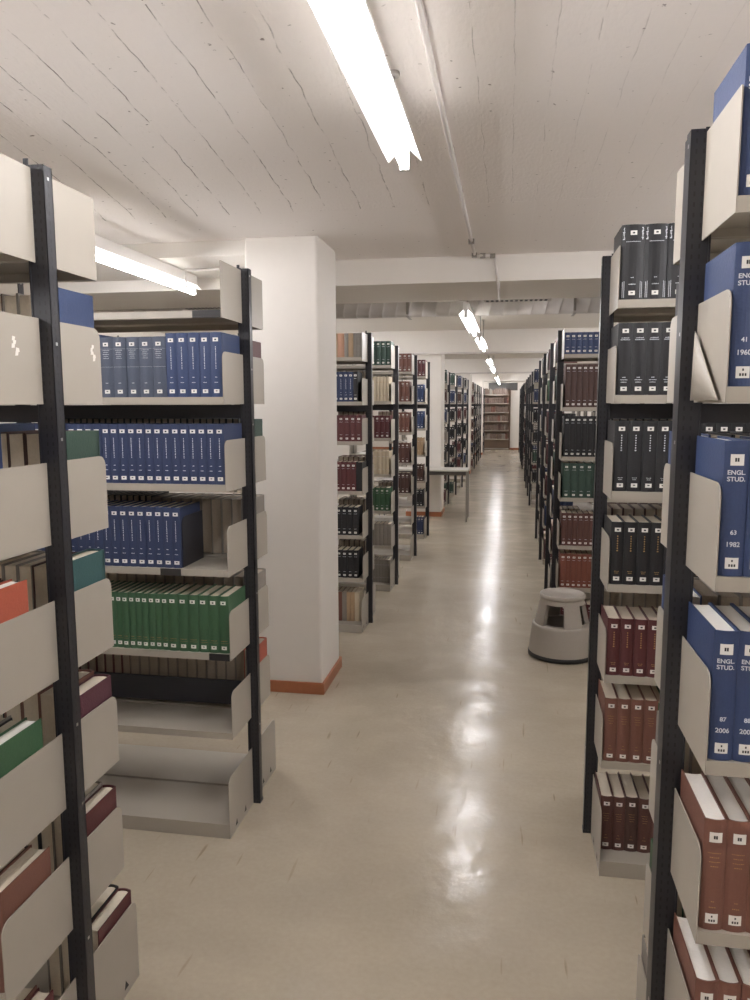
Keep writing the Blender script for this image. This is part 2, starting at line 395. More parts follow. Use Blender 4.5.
desc = ['largest glowing tube lamp, hanging over the front of the aisle', 'glowing tube lamp over the aisle, just past the first ceiling beam',
        'glowing tube lamp over the aisle, with the grey end cap', 'glowing aisle lamp just beyond the second pillar',
        'glowing aisle lamp, second beyond the second pillar', 'small glowing aisle lamp beyond the third pillar',
        'tiny glowing aisle lamp, fourth beyond the second pillar', 'smallest glowing aisle lamp, next to the dark wall vent']
for (y, z, zc), dsc in zip(((.90, 2.452, ZC), (5.95, 2.376, ZH), (8.8, 2.42, ZH), (13.2, 2.43, ZH), (16.1, 2.43, ZH), (22.0, 2.43, ZH), (24.2, 2.43, ZH), (27.0, 2.43, ZH)), desc):
    lamp(-.333 if y < 2 else -.33, y, z, dsc, zc, 'tube lamps over the aisle')
lamp(-2.02, 3.21, 2.432, 'glowing tube lamp hanging behind the top of the first pillar-side bookcase', ZC, 'tube lamps over the book rows')
for x, y in ((-2.08, -.9), (-2.08, 1.0), (-2.9, 7.6), (-2.9, 9.7), (-2.9, 13.4), (-2.9, 16.1), (-2.9, 20.6), (-2.9, 23.4), (-2.9, 27.0), (1.55, -.9), (1.55, 1.0), (1.55, 3.13), (2.5, 7.6), (2.5, 9.7),
             (2.5, 13.4), (2.5, 16.1), (2.5, 20.6), (2.5, 23.4), (2.5, 27.0)):
    lamp(x, y, 2.42 if y < 4.9 else 2.62, 'added tube lamp, unseen over the book rows, brightening room and shelves', ZH if y > 4.9 else ZC, 'added unseen tube lamps')  # unseen lamps added to brighten the shelves and the far end

# ------------------------------------------------------------------ bookcases
SZ = [2.047, 1.729, 1.398, 1.068, .735, .412]        # shelf surfaces, top to bottom
SZR = {'R1': [2.047, 1.729, 1.392, 1.045, .705, .375], 'R3': [2.047, 1.676, 1.325, 1.03, .68, .37], 'L3': [2.04, 1.72, 1.43, 1.062, .73, .405]}
SD = .225; BD = .30; PLH = .195; LIP = .027
def plate_mesh(depth, h, r, hooks=False, low=LIP, back=.02):
    m = MB(); y0, y1 = -depth, -back; pts = [(y1, -low), (y1, h-low)]
    for i in range(6):
        a = R(90+90*i/5); pts.append((y0+r+r*math.cos(a), h-low-r+r*math.sin(a)))
    pts += [(y0, -low)]
    m.prism(pts, -.0012, .0012, M_CREAM, 'x')
    if hooks:
        for yy in (-depth*.75, -depth*.4):
            m.prism([(yy-.012, .02), (yy+.012, .02), (yy+.004, .045)], -.0016, .0016, M_BLACK, 'x')
    return m.mesh('end_plate')
PLB = plate_mesh(BD, .25, .03, True, 0)
def shelf_mesh(L, d):
    """board with turned-down lips, local x 0..L, back near y=0, front at -d; board top at z=0"""
    m = MB(); m.box(0, L, -d, -.008, -.003, 0, M_CREAM); m.box(0, L, -d, -d+.0025, -LIP, -.003, M_CREAM)
    m.box(0, L, -d+.0025, -d+.016, -LIP, -LIP+.002, M_CREAM)
    m.box(0, L, -.011, -.008, -.02, -.003, M_CREAM)
    return m.mesh('shelf')
def base_mesh(L, d):
    m = MB(); m.box(0, L, -d, -.008, .056, .06, M_CREAM); m.box(0, L, -d, -d+.003, .002, .056, M_CREAM)
    m.box(0, L, -.012, -.008, .002, .056, M_CREAM)
    return m.mesh('base_shelf')
_c = {}
def cached(key, fn):
    if key not in _c: _c[key] = fn()
    return _c[key]
def post_mesh(deep=0.):
    m = MB()
    if deep: m.box(.0145, .0175, -.0175-deep, -.0175, 0, 2.225, M_POST)
    # open profile: web to the aisle, two flanges with a return lip
    w, d = .0185, .0175
    m.box(-w-.006, w, -d, -d+.003, 0, 2.232, M_POST); m.box(-w-.006, w, d-.003, d, 0, 2.232, M_POST)
    m.box(-w, -w+.003, -d, d, 0, 2.232, M_POST); m.box(w-.003, w, -d, d, 0, 2.232, M_POST)
    m.box(-w-.009, -w-.005, -d-.0025, -d+.003, 0, 2.24, M_POST); m.box(-w-.009, -w-.005, d-.003, d+.0025, 0, 2.24, M_POST)
    m.box(-w-.01, -w+.002, -d-.001, -d+.001, 2.232, 2.246, M_POST)
    m.box(-w-.002, w+.002, -d-.002, d+.002, 0, .012, M_POST)
    for z in (.35, .92, 1.62, 1.84, 2.205):
        m.box(w, w+.0007, -.0035, .0035, z-.0035, z+.0035, M_SCREW)
    return m.mesh('post')
def bookcase(xa, direc, yc, label, nb=1, bay=1.0, rear=True, fd=SD, rd=SD,  beam_h=.055, low_beam=False, group=None, mark=None, levels=SZ):
    """xa: post centre by the aisle; rows run away from it in direction direc; end plates at both ends of each shelf"""
    t = thing('bookcase', label, 'bookcase', (xa, yc, 0), group=group)
    dp = .02 if yc < 1.67 and direc > 0 else 0.
    pm = cached(('post', dp), lambda: post_mesh(dp))
    for i in range(nb+1):
        p = link('post', pm, t, (direc*i*bay, 0, 0), 0 if direc < 0 else math.pi)
    L = bay-.03
    sm_r = cached(('s', L, rd), lambda: shelf_mesh(L, rd)); sm_f = cached(('s', L, fd), lambda: shelf_mesh(L, fd)); bsm = cached(('b', L), lambda: base_mesh(L, BD))
    for i in range(nb):
        xs = .004 if direc > 0 else -bay+.02        # left end of the bay's shelves, in x
        xs = (i*bay + .013) if direc > 0 else (-(i+1)*bay + .017)
        for side in ((0, 1) if rear else (0,)):
            for k, z in enumerate(levels + [0]):
                me = (sm_r if side else sm_f) if k < 6 else bsm
                if side == 0: s = link('shelf' if k < 6 else 'base_shelf', me, t, (xs, 0, z))
                else: s = link('shelf' if k < 6 else 'base_shelf', me, t, (xs+L, 0, z), math.pi)
                if k == 6: pme = PLB
                else:
                    dd = rd if side else fd
                    pme = cached(('pl', dd, k == 0), lambda: plate_mesh(dd, .205 if k == 0 else PLH, .006 if k == 0 else .028))
                for xx in (-.0015, L+.0015): link('end_plate', pme, s, (xx, 0, 0))
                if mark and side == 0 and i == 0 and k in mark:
                    a, bb = mark[k]; link('dark_lip_strip', MB().box(a, bb, -fd-.002, -fd-.0003, -LIP-.001, .0, M_LIP_STRIP).mesh('dark_lip_strip'), s)
        xm0, xm1 = sorted((direc*(i*bay+.018), direc*((i+1)*bay-.018)))
        link('cross_beam', MB().box(xm0, xm1, -.006, .006, 1.70-beam_h, 1.70, M_BEAM).mesh('cross_beam'), t)
        if low_beam: link('cross_beam', MB().box(xm0, xm1, -.006, .006, .43, .535, M_BEAM).mesh('cross_beam'), t)
    return t
XL, XRR = -1.0485, .3575
def depth_of(key, rear):
    if key == 'L1' and not rear: return .28
    return .248 if key == 'R1' else .243
def shift(sd, y):
    """the rows do not stand on one straight line"""
    T = ((0, 0), (2, 0), (2.9, .013), (5.8, .014), (7, .03), (8.4, .04), (9.8, .045), (13, .065), (14.3, .10), (15.7, .14), (17, .17), (20.3, .19), (24, .21), (29, .24)) if sd == 'L' else \
        ((0, 0), (3, 0), (5.8, .012), (7, .022), (9.8, .03), (17, .04), (29, .06))
    for (a, p), (b, q) in zip(T, T[1:]):
        if a <= y <= b: return p + (q-p)*(y-a)/(b-a)
    return T[-1][1]
ROWS = {}
PSIDE = ['first', 'second', 'third', 'fourth', 'fifth', 'sixth', 'seventh', 'eighth', 'ninth', 'tenth', 'eleventh', 'twelfth', 'thirteenth', 'fourteenth', 'fifteenth']
LY = [1.635, 2.965, 5.72, 7.02, 8.42, 9.77, 13.0, 14.35, 15.7, 17.05, 20.3, 21.65, 23.0, 24.3, 27.2]
for i, y in enumerate(LY):
    for sd, xa, dr in (('L', XL, -1), ('R', XRR, 1)):
        if sd == 'R' and i == 2: y_ = 5.82
        elif sd == 'R' and i == 0: y_ = 1.665
        else: y_ = y
        key = sd + str(i+1)
        xa += shift(sd, y_) - (.010 if sd == 'R' and i == 1 else 0) + (.004 if sd == 'R' and i == 0 else 0)
        side = 'pillar side' if sd == 'L' else 'step stool side'
        what = {'L1': 'tall double-sided bookcase with mixed volumes in front of the blue and green rows',
                'L2': 'double-sided bookcase with blue and green volumes beside the first white pillar',
                'L3': 'double-sided bookcase just behind the first white pillar, maroon and black volumes',
                'R1': 'bookcase holding the thick blue lettered volumes at the picture edge',
                'R2': 'bookcase of black and maroon volumes standing before the step stool',
                'R3': 'bookcase with maroon volumes right behind the step stool'}.get(key) or \
               'dark-posted double-sided bookcase, %s in the row on the %s of the aisle' % (PSIDE[i] if i < 15 else 'last', side)
        if key == 'R3': what = 'bookcase with maroon and green volumes directly behind the step stool'
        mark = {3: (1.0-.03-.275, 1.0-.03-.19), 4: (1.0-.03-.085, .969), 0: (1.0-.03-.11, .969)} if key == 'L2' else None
        nb = 2 if i < 3 else 1
        bookcase(xa, dr, y_, what, nb=nb, beam_h=.04 if i == 0 else .055, low_beam=(key == 'L2'), fd=depth_of(key, False), rd=depth_of(key, True), group='double-sided bookcases along the aisle', mark=mark, levels=SZR.get(key, SZ))
        ROWS[key] = (xa, dr, y_)
# end wall bookcase, facing the aisle
t = thing('bookcase', 'wide single-sided bookcase standing against the white end wall', 'bookcase', (-.98, Y1R-.05, 0), group=None)
M_BRN = mat('brown steel', (112, 92, 78), .5)
for i in range(2): link('post', MB().box(-.025, .025, -.03, .03, 0, 2.22, M_BRN).mesh('post'), t, (i*1.05, 0, 0))
for z in SZ + [.06]: link('shelf', MB().box(.025, 1.025, -.27, -.01, -.03, 0, M_CREAM).mesh('shelf'), t, (0, 0, z))
link('back_panel', MB().box(.025, 1.025, .0, .012, 0, 2.2, mat('brown panel', (140, 120, 104), .6)).mesh('back_panel'), t)

# ------------------------------------------------------------------ books
COL = dict(blue=(46, 62, 98), navy=(42, 54, 86), slate=(68, 76, 92), black=(24, 24, 27), maroon=(84, 40, 42), brown=(112, 74, 62), redbrown=(86, 54, 48),
           rust=(118, 68, 54), green=(56, 90, 62), darkgreen=(48, 70, 60), teal=(50, 84, 84), tan=(168, 142, 112), grey=(132, 126, 118), peach=(186, 142, 116),
           orange=(164, 84, 64), purple=(84, 46, 58), beige=(190, 176, 152), walnut=(106, 90, 80), darkbrown=(74, 50, 44), steel=(92, 100, 116))
WORD = dict(darkgreen='dark green', redbrown='red-brown', darkbrown='dark brown', steel='steel grey', slate='slate blue', navy='navy blue')
# kind: width, height, depth, colour, label style, title style, page material, title colour
KIND = dict(
 engl=(.0415, .243, .205, 'blue', 'big', None, M_PAGE3, M_SILVER),
 engl2=(.0415, .246, .205, 'blue', 'big', None, M_PAGE3, M_SILVER),
 brnA=(.0415, .222, .195, 'brown', 'big', 'faint', M_PAGE3, M_GOLD),
 blkW=(.074, .243, .20, 'black', 'mid', 'wide', M_PAGE, M_SILVER),
 blkA=(.0465, .242, .195, 'black', 'mid', 'four', M_PAGE, M_SILVER),
 blkB=(.0465, .243, .195, 'black', 'mid', 'col', M_PAGE, M_SILVER),
 blkC=(.0445, .222, .195, 'black', 'mid', 'col', M_PAGE, M_GOLD),
 marA=(.0455, .208, .195, 'maroon', 'mid', 'col', M_PAGE, M_GOLD),
 brnB=(.0455, .236, .195, 'brown', 'mid', 'faint', M_PAGE, M_GOLD),
 redB=(.0435, .207, .195, 'redbrown', 'mid', 'faint', M_PAGE, M_GOLD),
 redC=(.0465, .210, .195, 'darkbrown', 'mid', 'faint', M_PAGE, M_GOLD),
 sltA=(.053, .226, .195, 'slate', 'mid', 'faint2', M_PAGE, M_SILVER),
 bluB=(.0440, .238, .195, 'blue', 'mid', 'vert', M_PAGE, M_SILVER),
 bluC=(.0352, .228, .195, 'navy', 'mid', 'vert', M_PAGE, M_SILVER),
 bluD=(.0358, .238, .195, 'navy', 'mid', 'vert', M_PAGE, M_SILVER),
 grnW=(.0415, .228, .19, 'green', 'mid', 'lowline', M_PAGE, M_GOLD),
 grnN=(.0272, .226, .19, 'green', 'mid', 'lowline', M_PAGE, M_GOLD),
 pg=(.040, .232, .17, 'darkbrown', None, None, M_PAGE2, M_GOLD),
 pgG=(.044, .238, .17, 'grey', None, None, M_PAGE2, M_GOLD),
 pgM=(.040, .235, .17, 'maroon', None, None, M_PAGE2, M_GOLD),
 pgN=(.028, .246, .17, 'black', None, None, M_PAGE2, M_GOLD),
)
def simple(col, w=.042, h=.225, lab='small', ti='line', pm=None, d=.18, tc=None):
    key = 'x_%s_%d_%d_%s_%s' % (col, w*1e4, h*1e4, lab, ti)
    KIND[key] = (w, h, d, col, lab, ti, pm or M_PAGE, tc or M_SILVER); return key
def arc_pts(w, n, off=0., bulge=None):
    """spine curve from x=-w/2 to w/2 bulging to -y"""
    bz = w*.13 if bulge is None else bulge
    return [(-w/2 + w*i/n, -bz*(1-(2*i/n-1)**2) - off) for i in range(n+1)]
def curved_patch(m, w, x0, x1, z0, z1, material, off=.0006):
    bz = w*.13; n = 4; k = len(m.v)
    for i in range(n+1):
        x = x0+(x1-x0)*i/n; y = -bz*(1-(2*x/w)**2)-off
        m.v += [(x, y, z0), (x, y, z1)]
    for i in range(n): m.face((k+2*i, k+2*i+2, k+2*i+3, k+2*i+1), material)
def book_meshes(kind):
    w, h, d, col, lab, ti, pm, tcol = KIND[kind]
    t = .0028; cl = cloth(col, COL[col]); out = []
    n = 6; outer = arc_pts(w, n); inner = [(x*(1-2*t/w), y+t+.0006) for x, y in arc_pts(w, n)]
    m = MB(); m.prism([(-w/2, d)] + outer + [(w/2, d), (w/2-t, d)] + inner[::-1] + [(-w/2+t, d)], 0, h, cl)
    # a shallow joint groove reads as a thin ridge beside the spine
    for s in (-1, 1): m.box(s*w/2-(.0004 if s > 0 else .0), s*w/2+(.0 if s > 0 else .0004), .004, .008, .001, h-.001, cl)
    me = m.mesh('cover')
    out.append(('cover', me))
    m = MB(); pts = [(x*(1-2*t/w)*.995, y+t+.004) for x, y in arc_pts(w, n)]
    fe = [(x*(1-2*t/w)*.99, d-.005-w*.08*(1-(2*x/w)**2)) for x in [w/2-w*i/6 for i in range(7)]]
    m.prism(pts + fe, .0035, h-.0045, pm); out.append(('page_block', m.mesh('page_block')))
    if lab:
        lw = {'big': .0225, 'mid': .021, 'small': .019}[lab]; lw = min(lw, w*.62); lh = {'big': .020, 'mid': .014, 'small': .013}[lab]
        zt = h-.020-lh if lab != 'big' else h-.024-lh
        for q, z in enumerate((zt, .014)):
            m = MB(); off = {'mid': -.0, 'big': -.001}.get(lab, 0)
            curved_patch(m, w, -lw/2, lw/2, z, z+lh, M_LABEL)
            if lab == 'big':
                if q == 0:
                    for a in (-.0042, -.0002): curved_patch(m, w, a, a+.0032, z+lh*.34, z+lh*.68, M_LMARK, .0009)
                else:
                    curved_patch(m, w, -.0014, .0014, z+lh*.62, z+lh*.82, M_LMARK, .0009)
                    for a in (-.0058, -.0014, .003): curved_patch(m, w, a, a+.003, z+lh*.18, z+lh*.42, M_LMARK, .0009)
            else:
                curved_patch(m, w, -lw*.18, lw*.18, z+lh*.3, z+lh*.68, M_LMARK if q == 0 else M_BLACK, .0009)
                if q: curved_patch(m, w, -lw*.3, lw*.3, z+lh*.25, z+lh*.42, M_LABEL, .0010)
            out.append(('spine_label', m.mesh('spine_label')))
    if ti:
        m = MB(); P = lambda a, b, z0, z1: curved_patch(m, w, a, b, z0, z1, tcol, .0007)
        rnd = random.Random(hash(kind) % 1 + len(kind))
        def line(z, width, hh=.0028, gap=.4):
            x = -width/2
            while x < width/2-.001:
                g = .0016+.0014*rnd.random(); P(x, min(x+g, width/2), z, z+hh*(.7+.4*rnd.random())); x += g+.0011
        if ti == 'col':
            for i in range(7):
                z = h-.052-i*.0085; g = .0032+.002*rnd.random(); P(-g/2, g/2, z, z+.0042)
            line(.046, .016, .0022); line(.040, .012, .0022)
        elif ti == 'vert':
            z = h-.056
            while z > h*.42:
                g = .003+.0022*rnd.random(); P(-.0013, .0014, z, z+g); z -= g+.0022
            line(h*.30, .008, .003); line(h*.22, .014, .0026)
        elif ti == 'four':
            line(h-.052, .026, .003); line(h-.058, .030, .003); line(.058, .012, .003); line(.050, .024, .003); line(.042, .020, .003)
        elif ti == 'wide':
            for s in (-1, 1):
                for i in range(9):
                    z = h-.012-i*.0045; P(s*.030-.004*rnd.random(), s*.030+.002*rnd.random()+.001, z, z+.003)
                P(s*.026, s*.026+.0015, .006, .060); P(s*.031, s*.031+.0015, .006, .058)
            line(h-.056, .046, .0022); line(.070, .010, .003); line(.048, .022, .003)
        elif ti == 'faint':
            for i in range(4): line(h-.066-i*.009, (.024, .018, .020, .014)[i]*min(1, w/.04), .0016)
            line(.058, .006, .002); line(.046, .012, .002)
        elif ti == 'faint2':
            for i in range(5): line(h-.050-i*.0075, (.03, .022, .026, .018, .022)[i], .0018)
            P(-w*.47, w*.47, h-.044, h-.0435); P(-w*.47, w*.47, h-.112, h-.1115); line(.052, .010, .003)
        elif ti == 'lowline':
            line(.048, w*.6, .002); P(-w*.4, w*.4, .040, .0406)
        elif ti == 'line':
            line(h-.050, w*.55, .003); line(.046, w*.4, .003)
        out.append(('spine_lettering', m.mesh('spine_lettering')))
    return out
BK = {}
def kind_meshes(k):
    if k not in BK: BK[k] = book_meshes(k)
    return BK[k]
def text_mesh(body, size, material, w):
    cu = bpy.data.curves.new('lettering', 'FONT'); cu.body = body; cu.size = size; cu.align_x = 'CENTER'; cu.extrude = .0002; cu.space_line = .95; cu.offset = .0002
    o = bpy.data.objects.new('tmp', cu); C.objects.link(o)
    dg = bpy.context.evaluated_depsgraph_get(); me = bpy.data.meshes.new_from_object(o.evaluated_get(dg))
    bpy.data.objects.remove(o)
    bz = w*.13
    for v in me.vertices:
        x, y, z = v.co; v.co = (x, -bz*(1-(2*x/w)**2)-.0005-z, y)
    me.materials.clear(); me.materials.append(material); me.name = 'spine_lettering'; return me
CAT = []       # every catalogued book: (id, kind, matrix, label, group, extra text)
def shelf_place(row, rear, lev):
    xa, dr, yc = ROWS[row]
    z = (SZR.get(row, SZ) + [.0605])[lev-1] + .0005
    return xa, dr, yc, z
def words(row):
    n = int(row[1:]); return ORD[n] + (' pillar-side' if row[0] == 'L' else ' stool-side') + ' bookcase'
def put(row, rear, lev, specs, start=.0, jitter=.006, back=0.):
    xa, dr, yc, z = shelf_place(row, rear, lev)
    x = .017 + start; n = 0
    for kind, cnt, *ex in specs:
        if kind == 'gap': x += cnt; continue
        w, h, d, col = KIND[kind][:4]
        for i in range(cnt):
            n += 1
            xc = xa + dr*(x + w/2); x += w + .0006
            dep = (BD if lev == 7 else depth_of(row, rear)) - back - .010 - random.random()*jitter
            extra = ex[0][i] if ex and i < len(ex[0]) else None
            y = yc - dep if not rear else yc + dep
            cw = WORD.get(col, col)
            shelf = ('bottom shelf' if lev == 7 else ORD[lev] + ' shelf down')
            lab = '%s book %s from aisle, %s, %s side of %s' % (cw, ORD[min(n, 34)], shelf, 'rear' if rear else 'front', words(row))
            grp = 'books on the %s of the %s, %s side' % (shelf.replace(' down', ''), words(row), 'rear' if rear else 'front')
            CAT.append((len(CAT), kind, (xc, y, z), math.pi if rear else 0., lab, grp, extra))
f, r = False, True
# --- first bookcase, stool side: the thick blue lettered volumes
put('R1', f, 1, [('engl', 3, [('ENGL.\nSTUD.', '', ''), ('ENGL.\nSTUD.', '', '')])], jitter=.002)
put('R1', f, 2, [('engl', 4, [('ENGL.\nSTUD.', '41', '1960'), ('ENGL.\nSTUD.', '42', '1961')])], jitter=.002)
put('R1', f, 3, [('engl', 4, [('ENGL.\nSTUD.', '63', '1982'), ('ENGL.\nSTUD.', '64', '1983')])], jitter=.002)
put('R1', f, 4, [('engl2', 4, [('ENGL.\nSTUD.', '87', '2006'), ('ENGL.\nSTUD.', '88', '2007')])], jitter=.002)
put('R1', f, 5, [('brnA', 4)], jitter=.002)
put('R1', f, 6, [('brnA', 5)], start=.0, jitter=.002)
put('R1', f, 7, [('brnA', 5)], jitter=.002)
put('R1', r, 2, [('blkB', 5)]); put('R1', r, 3, [('engl', 1), ('blkA', 5)]); put('R1', r, 4, [('engl', 1), ('pgG', 5)])
put('R1', r, 5, [('pgG', 5)]); put('R1', r, 6, [('grnW', 1), ('pgG', 4)]); put('R1', r, 7, [('pgG', 3)])
# --- second, stool side
put('R2', f, 1, [('blkW', 5)], jitter=.003); put('R2', f, 2, [('blkA', 9)], jitter=.003); put('R2', f, 3, [('blkB', 11)], jitter=.003)
put('R2', f, 4, [('blkC', 8)], jitter=.003); put('R2', f, 5, [('marA', 7)], jitter=.003); put('R2', f, 6, [('brnB', 4), ('grnN', 2)], jitter=.003)
put('R2', f, 7, [('redB', 2), ('redC', 1), ('redB', 2)], jitter=.003, back=.07)
put('R2', r, 2, [('pgN', 10)]); put('R2', r, 3, [('pgN', 14)]); put('R2', r, 4, [('pg', 9)]); put('R2', r, 5, [('pgG', 8)]); put('R2', r, 6, [('pg', 7)])
# --- first, pillar side: both faces, seen mostly end on
bigt = simple('blue', .05, .25, None, None, M_PAGE); bteal = simple('teal', .05, .245, None, None); bgr = simple('darkgreen', .05, .235, None, None)
bpur = simple('purple', .05, .225, None, None); bmar = simple('maroon', .04, .225, None, None); borg = simple('orange', .04, .24, None, None, M_PAGE3, .155)
bgreen = simple('green', .04, .235, None, None, M_PAGE3); bbrn = simple('darkbrown', .045, .235, None, None); bbrn2 = simple('brown', .05, .235, None, None)
bblk = simple('black', .04, .23, None, None); bgry = simple('grey', .04, .235, None, None)
put('L1', r, 2, [(bigt, 1), (bgry, 2), (bbrn, 2), (bigt, 2)]); put('L1', r, 3, [(bgr, 1), (bbrn, 3), (bigt, 2)]); put('L1', r, 4, [(bteal, 1), (bbrn, 1), (bgry, 4)])
put('L1', r, 5, [(bpur, 1), (bbrn2, 3), (bblk, 2)]); put('L1', r, 6, [(bmar, 1), (bgry, 1), (bblk, 3)]); put('L1', r, 7, [(bmar, 1), (bblk, 1), (bgry, 2)])
put('L1', f, 2, [('gap', .09), (bigt, 1), (bgry, 2), (bbrn, 3)]); put('L1', f, 3, [('gap', .06), (bigt, 1), (bbrn2, 2), (bgry, 2)])
put('L1', f, 4, [(borg, 1), (bblk, 1), (bbrn, 3)]); put('L1', f, 5, [(bgreen, 1), (bblk, 1), (bgry, 1), (bblk, 3)])
put('L1', f, 6, [(bbrn2, 1), (bbrn, 1), (bblk, 3)]); put('L1', f, 7, [(bmar, 1), (bbrn2, 2), (bblk, 2)])
# --- second, pillar side
put('L2', f, 2, [('bluB', 5), ('sltA', 5), ('bluB', 10)], jitter=.004); put('L2', f, 3, [('bluC', 27)], jitter=.004)
put('L2', f, 4, [('gap', .188), ('bluD', 20)], jitter=.004); put('L2', f, 5, [('grnW', 6), ('grnN', 14), ('grnW', 6)], jitter=.004)
bmr = simple('maroon', .045, .235, None, None, M_PAGE2)
bmr2 = simple('orange', .045, .245, None, None, M_PAGE2)
bdg = simple('darkgreen', .045, .24, None, None, M_PAGE2)
put('L2', r, 2, [(bmr, 1), ('pgN', 28)]); put('L2', r, 3, [(bdg, 1), ('pgN', 28)]); put('L2', r, 4, [('pgG', 10), ('pgN', 14)]); put('L2', r, 5, [('pgG', 20)])
put('L2', r, 6, [(bmr2, 1), ('pgG', 12), ('pgM', 8)])
# --- rows further on
S = simple
put('L3', f, 1, [(S('grey', .03, .17, None, None), 2), (S('tan', .035, .17, None, None), 1), (S('grey', .03, .17, None, None), 1), (S('peach', .05, .17, None, None), 1), (S('tan', .04, .17, None, None), 2)])
put('L3', f, 2, [(S('black', .032, .215), 1), (S('navy', .036, .215, 'small', 'vert'), 6)], start=.03)
put('L3', f, 3, [(S('maroon', .044, .19), 6)]); put('L3', f, 4, [(S('black', .045, .215, None, None), 1), (S('maroon', .038, .215), 6)])
put('L3', f, 5, [(S('black', .042, .21), 6)], start=.03); put('L3', f, 6, [(S('black', .042, .21), 6)], start=.03)
put('L3', f, 7, [(S('beige', .038, .225, None, None), 1), (S('tan', .03, .225, None, None), 2), (S('grey', .036, .225, None, None), 1), (S('brown', .036, .225, None, None), 1), (S('tan', .036, .225, None, None), 2)], start=.03, back=.09)
for lv, kk in ((2, 'pgG'), (3, 'pgM'), (4, 'pgM'), (5, 'pg'), (6, 'pg')): put('L3', r, lv, [(kk, 6)])
put('L4', f, 1, [(S('darkgreen', .045, .21), 4)]); put('L4', f, 2, [(S('beige', .03, .215, None, 'line', None, .18, M_GOLD), 5)], start=.015)
put('L4', f, 3, [(S('maroon', .045, .2), 4)], start=.01); put('L4', f, 4, [(S('beige', .036, .21, None, 'line'), 4)], start=.015)
put('L4', f, 5, [(S('green', .046, .21), 4)], start=.01); put('L4', f, 6, [(S('grey', .036, .2, None, None), 5)]); put('L4', f, 7, [(S('grey', .026, .215, None, 'line'), 7)], start=.01, back=.075)
for lv, kk in ((2, 'pgG'), (3, 'pgM'), (5, 'pg')): put('L4', r, lv, [(kk, 4)])
put('L5', f, 1, [(S('brown', .048, .19), 3)]); put('L5', f, 2, [(S('brown', .05, .215), 3)], start=.02); put('L5', f, 3, [(S('brown', .046, .215), 3)], start=.02)
put('L5', f, 4, [(S('redbrown', .046, .215), 3)], start=.02); put('L5', f, 5, [(S('darkbrown', .046, .22), 3)], start=.02)
put('L6', f, 1, [(S('maroon', .045, .2), 3)]); put('L6', f, 2, [(S('blue', .04, .215), 3)], start=.02); put('L6', f, 3, [(S('blue', .04, .215), 3)], start=.02)
put('L6', f, 4, [(S('tan', .04, .215, None, 'line'), 2), (S('rust', .03, .21, None, None), 1), (S('black', .03, .2, None, None), 1)], start=.02); put('L6', f, 5, [(S('darkbrown', .04, .21), 3)], start=.02)
put('L6', f, 6, [(S('black', .045, .215), 2), (S('darkbrown', .04, .2), 1)], start=.02); put('L6', f, 7, [(S('navy', .034, .22), 4)], start=.01)
put('R3', f, 1, [(S('blue', .038, .15), 8)]); put('R3', f, 2, [(S('darkbrown', .038, .30), 8)], start=.01); put('R3', f, 3, [(S('black', .040, .288), 8)], start=.01)
put('R3', f, 4, [(S('darkgreen', .052, .248), 6)], start=.01); put('R3', f, 5, [(S('redbrown', .038, .238), 8)], start=.01)
put('R3', f, 6, [(S('rust', .038, .25), 7)], start=.01); put('R3', f, 7, [(S('maroon', .045, .2), 6)], start=.02)
for lv in (2, 3, 4, 5): put('R3', r, lv, [('pg', 4)])
NIND_END = None
# the rows in the distance carry more volumes of the same make
rg = random.Random(11)
pal = ['navy', 'black', 'blue', 'maroon', 'darkgreen', 'black', 'maroon', 'darkbrown', 'redbrown', 'black', 'grey', 'black', 'black']
for i in range(4, 16):
    for sd in 'LR':
        row = sd + str(i)
        if sd == 'L' and i <= 6: continue
        for lev in range(1, 8):
            for rear in (False, True):
                if rear and i > 6: continue
                if lev == 7 and rg.random() < .4: continue
                c = rg.choice(pal)
                if row == 'R7': c = ['navy', 'navy', 'black', 'black', 'darkgreen', 'black', 'black'][lev-1]
                if row == 'R4': c = ['maroon', 'darkgreen', 'black', 'darkgreen', 'navy', 'maroon', 'black'][lev-1]
                if row == 'R5': c = ['maroon', 'green', 'maroon', 'maroon', 'maroon', 'blue', 'maroon'][lev-1]
                put(row, rear, lev, [(S(c, .042, .215), 4 if i < 11 else 3)], start=.01)
ENDWALL = []
for lev in range(0, 6):
    x = -.94; c = 'walnut'
    while x < -.0:
        if rg.random() < .3: c = rg.choice(['brown', 'walnut', 'darkbrown', 'grey', 'walnut', 'walnut'])
        h = rg.choice((.19, .21, .225)); w = rg.choice((.03, .04, .05))
        if rg.random() < .93 and x+w < .03: ENDWALL.append((S(c, w, h, None, None), (x+w/2, Y1R-.28, SZ[lev]+.0005), 0.))
        x += w+.001

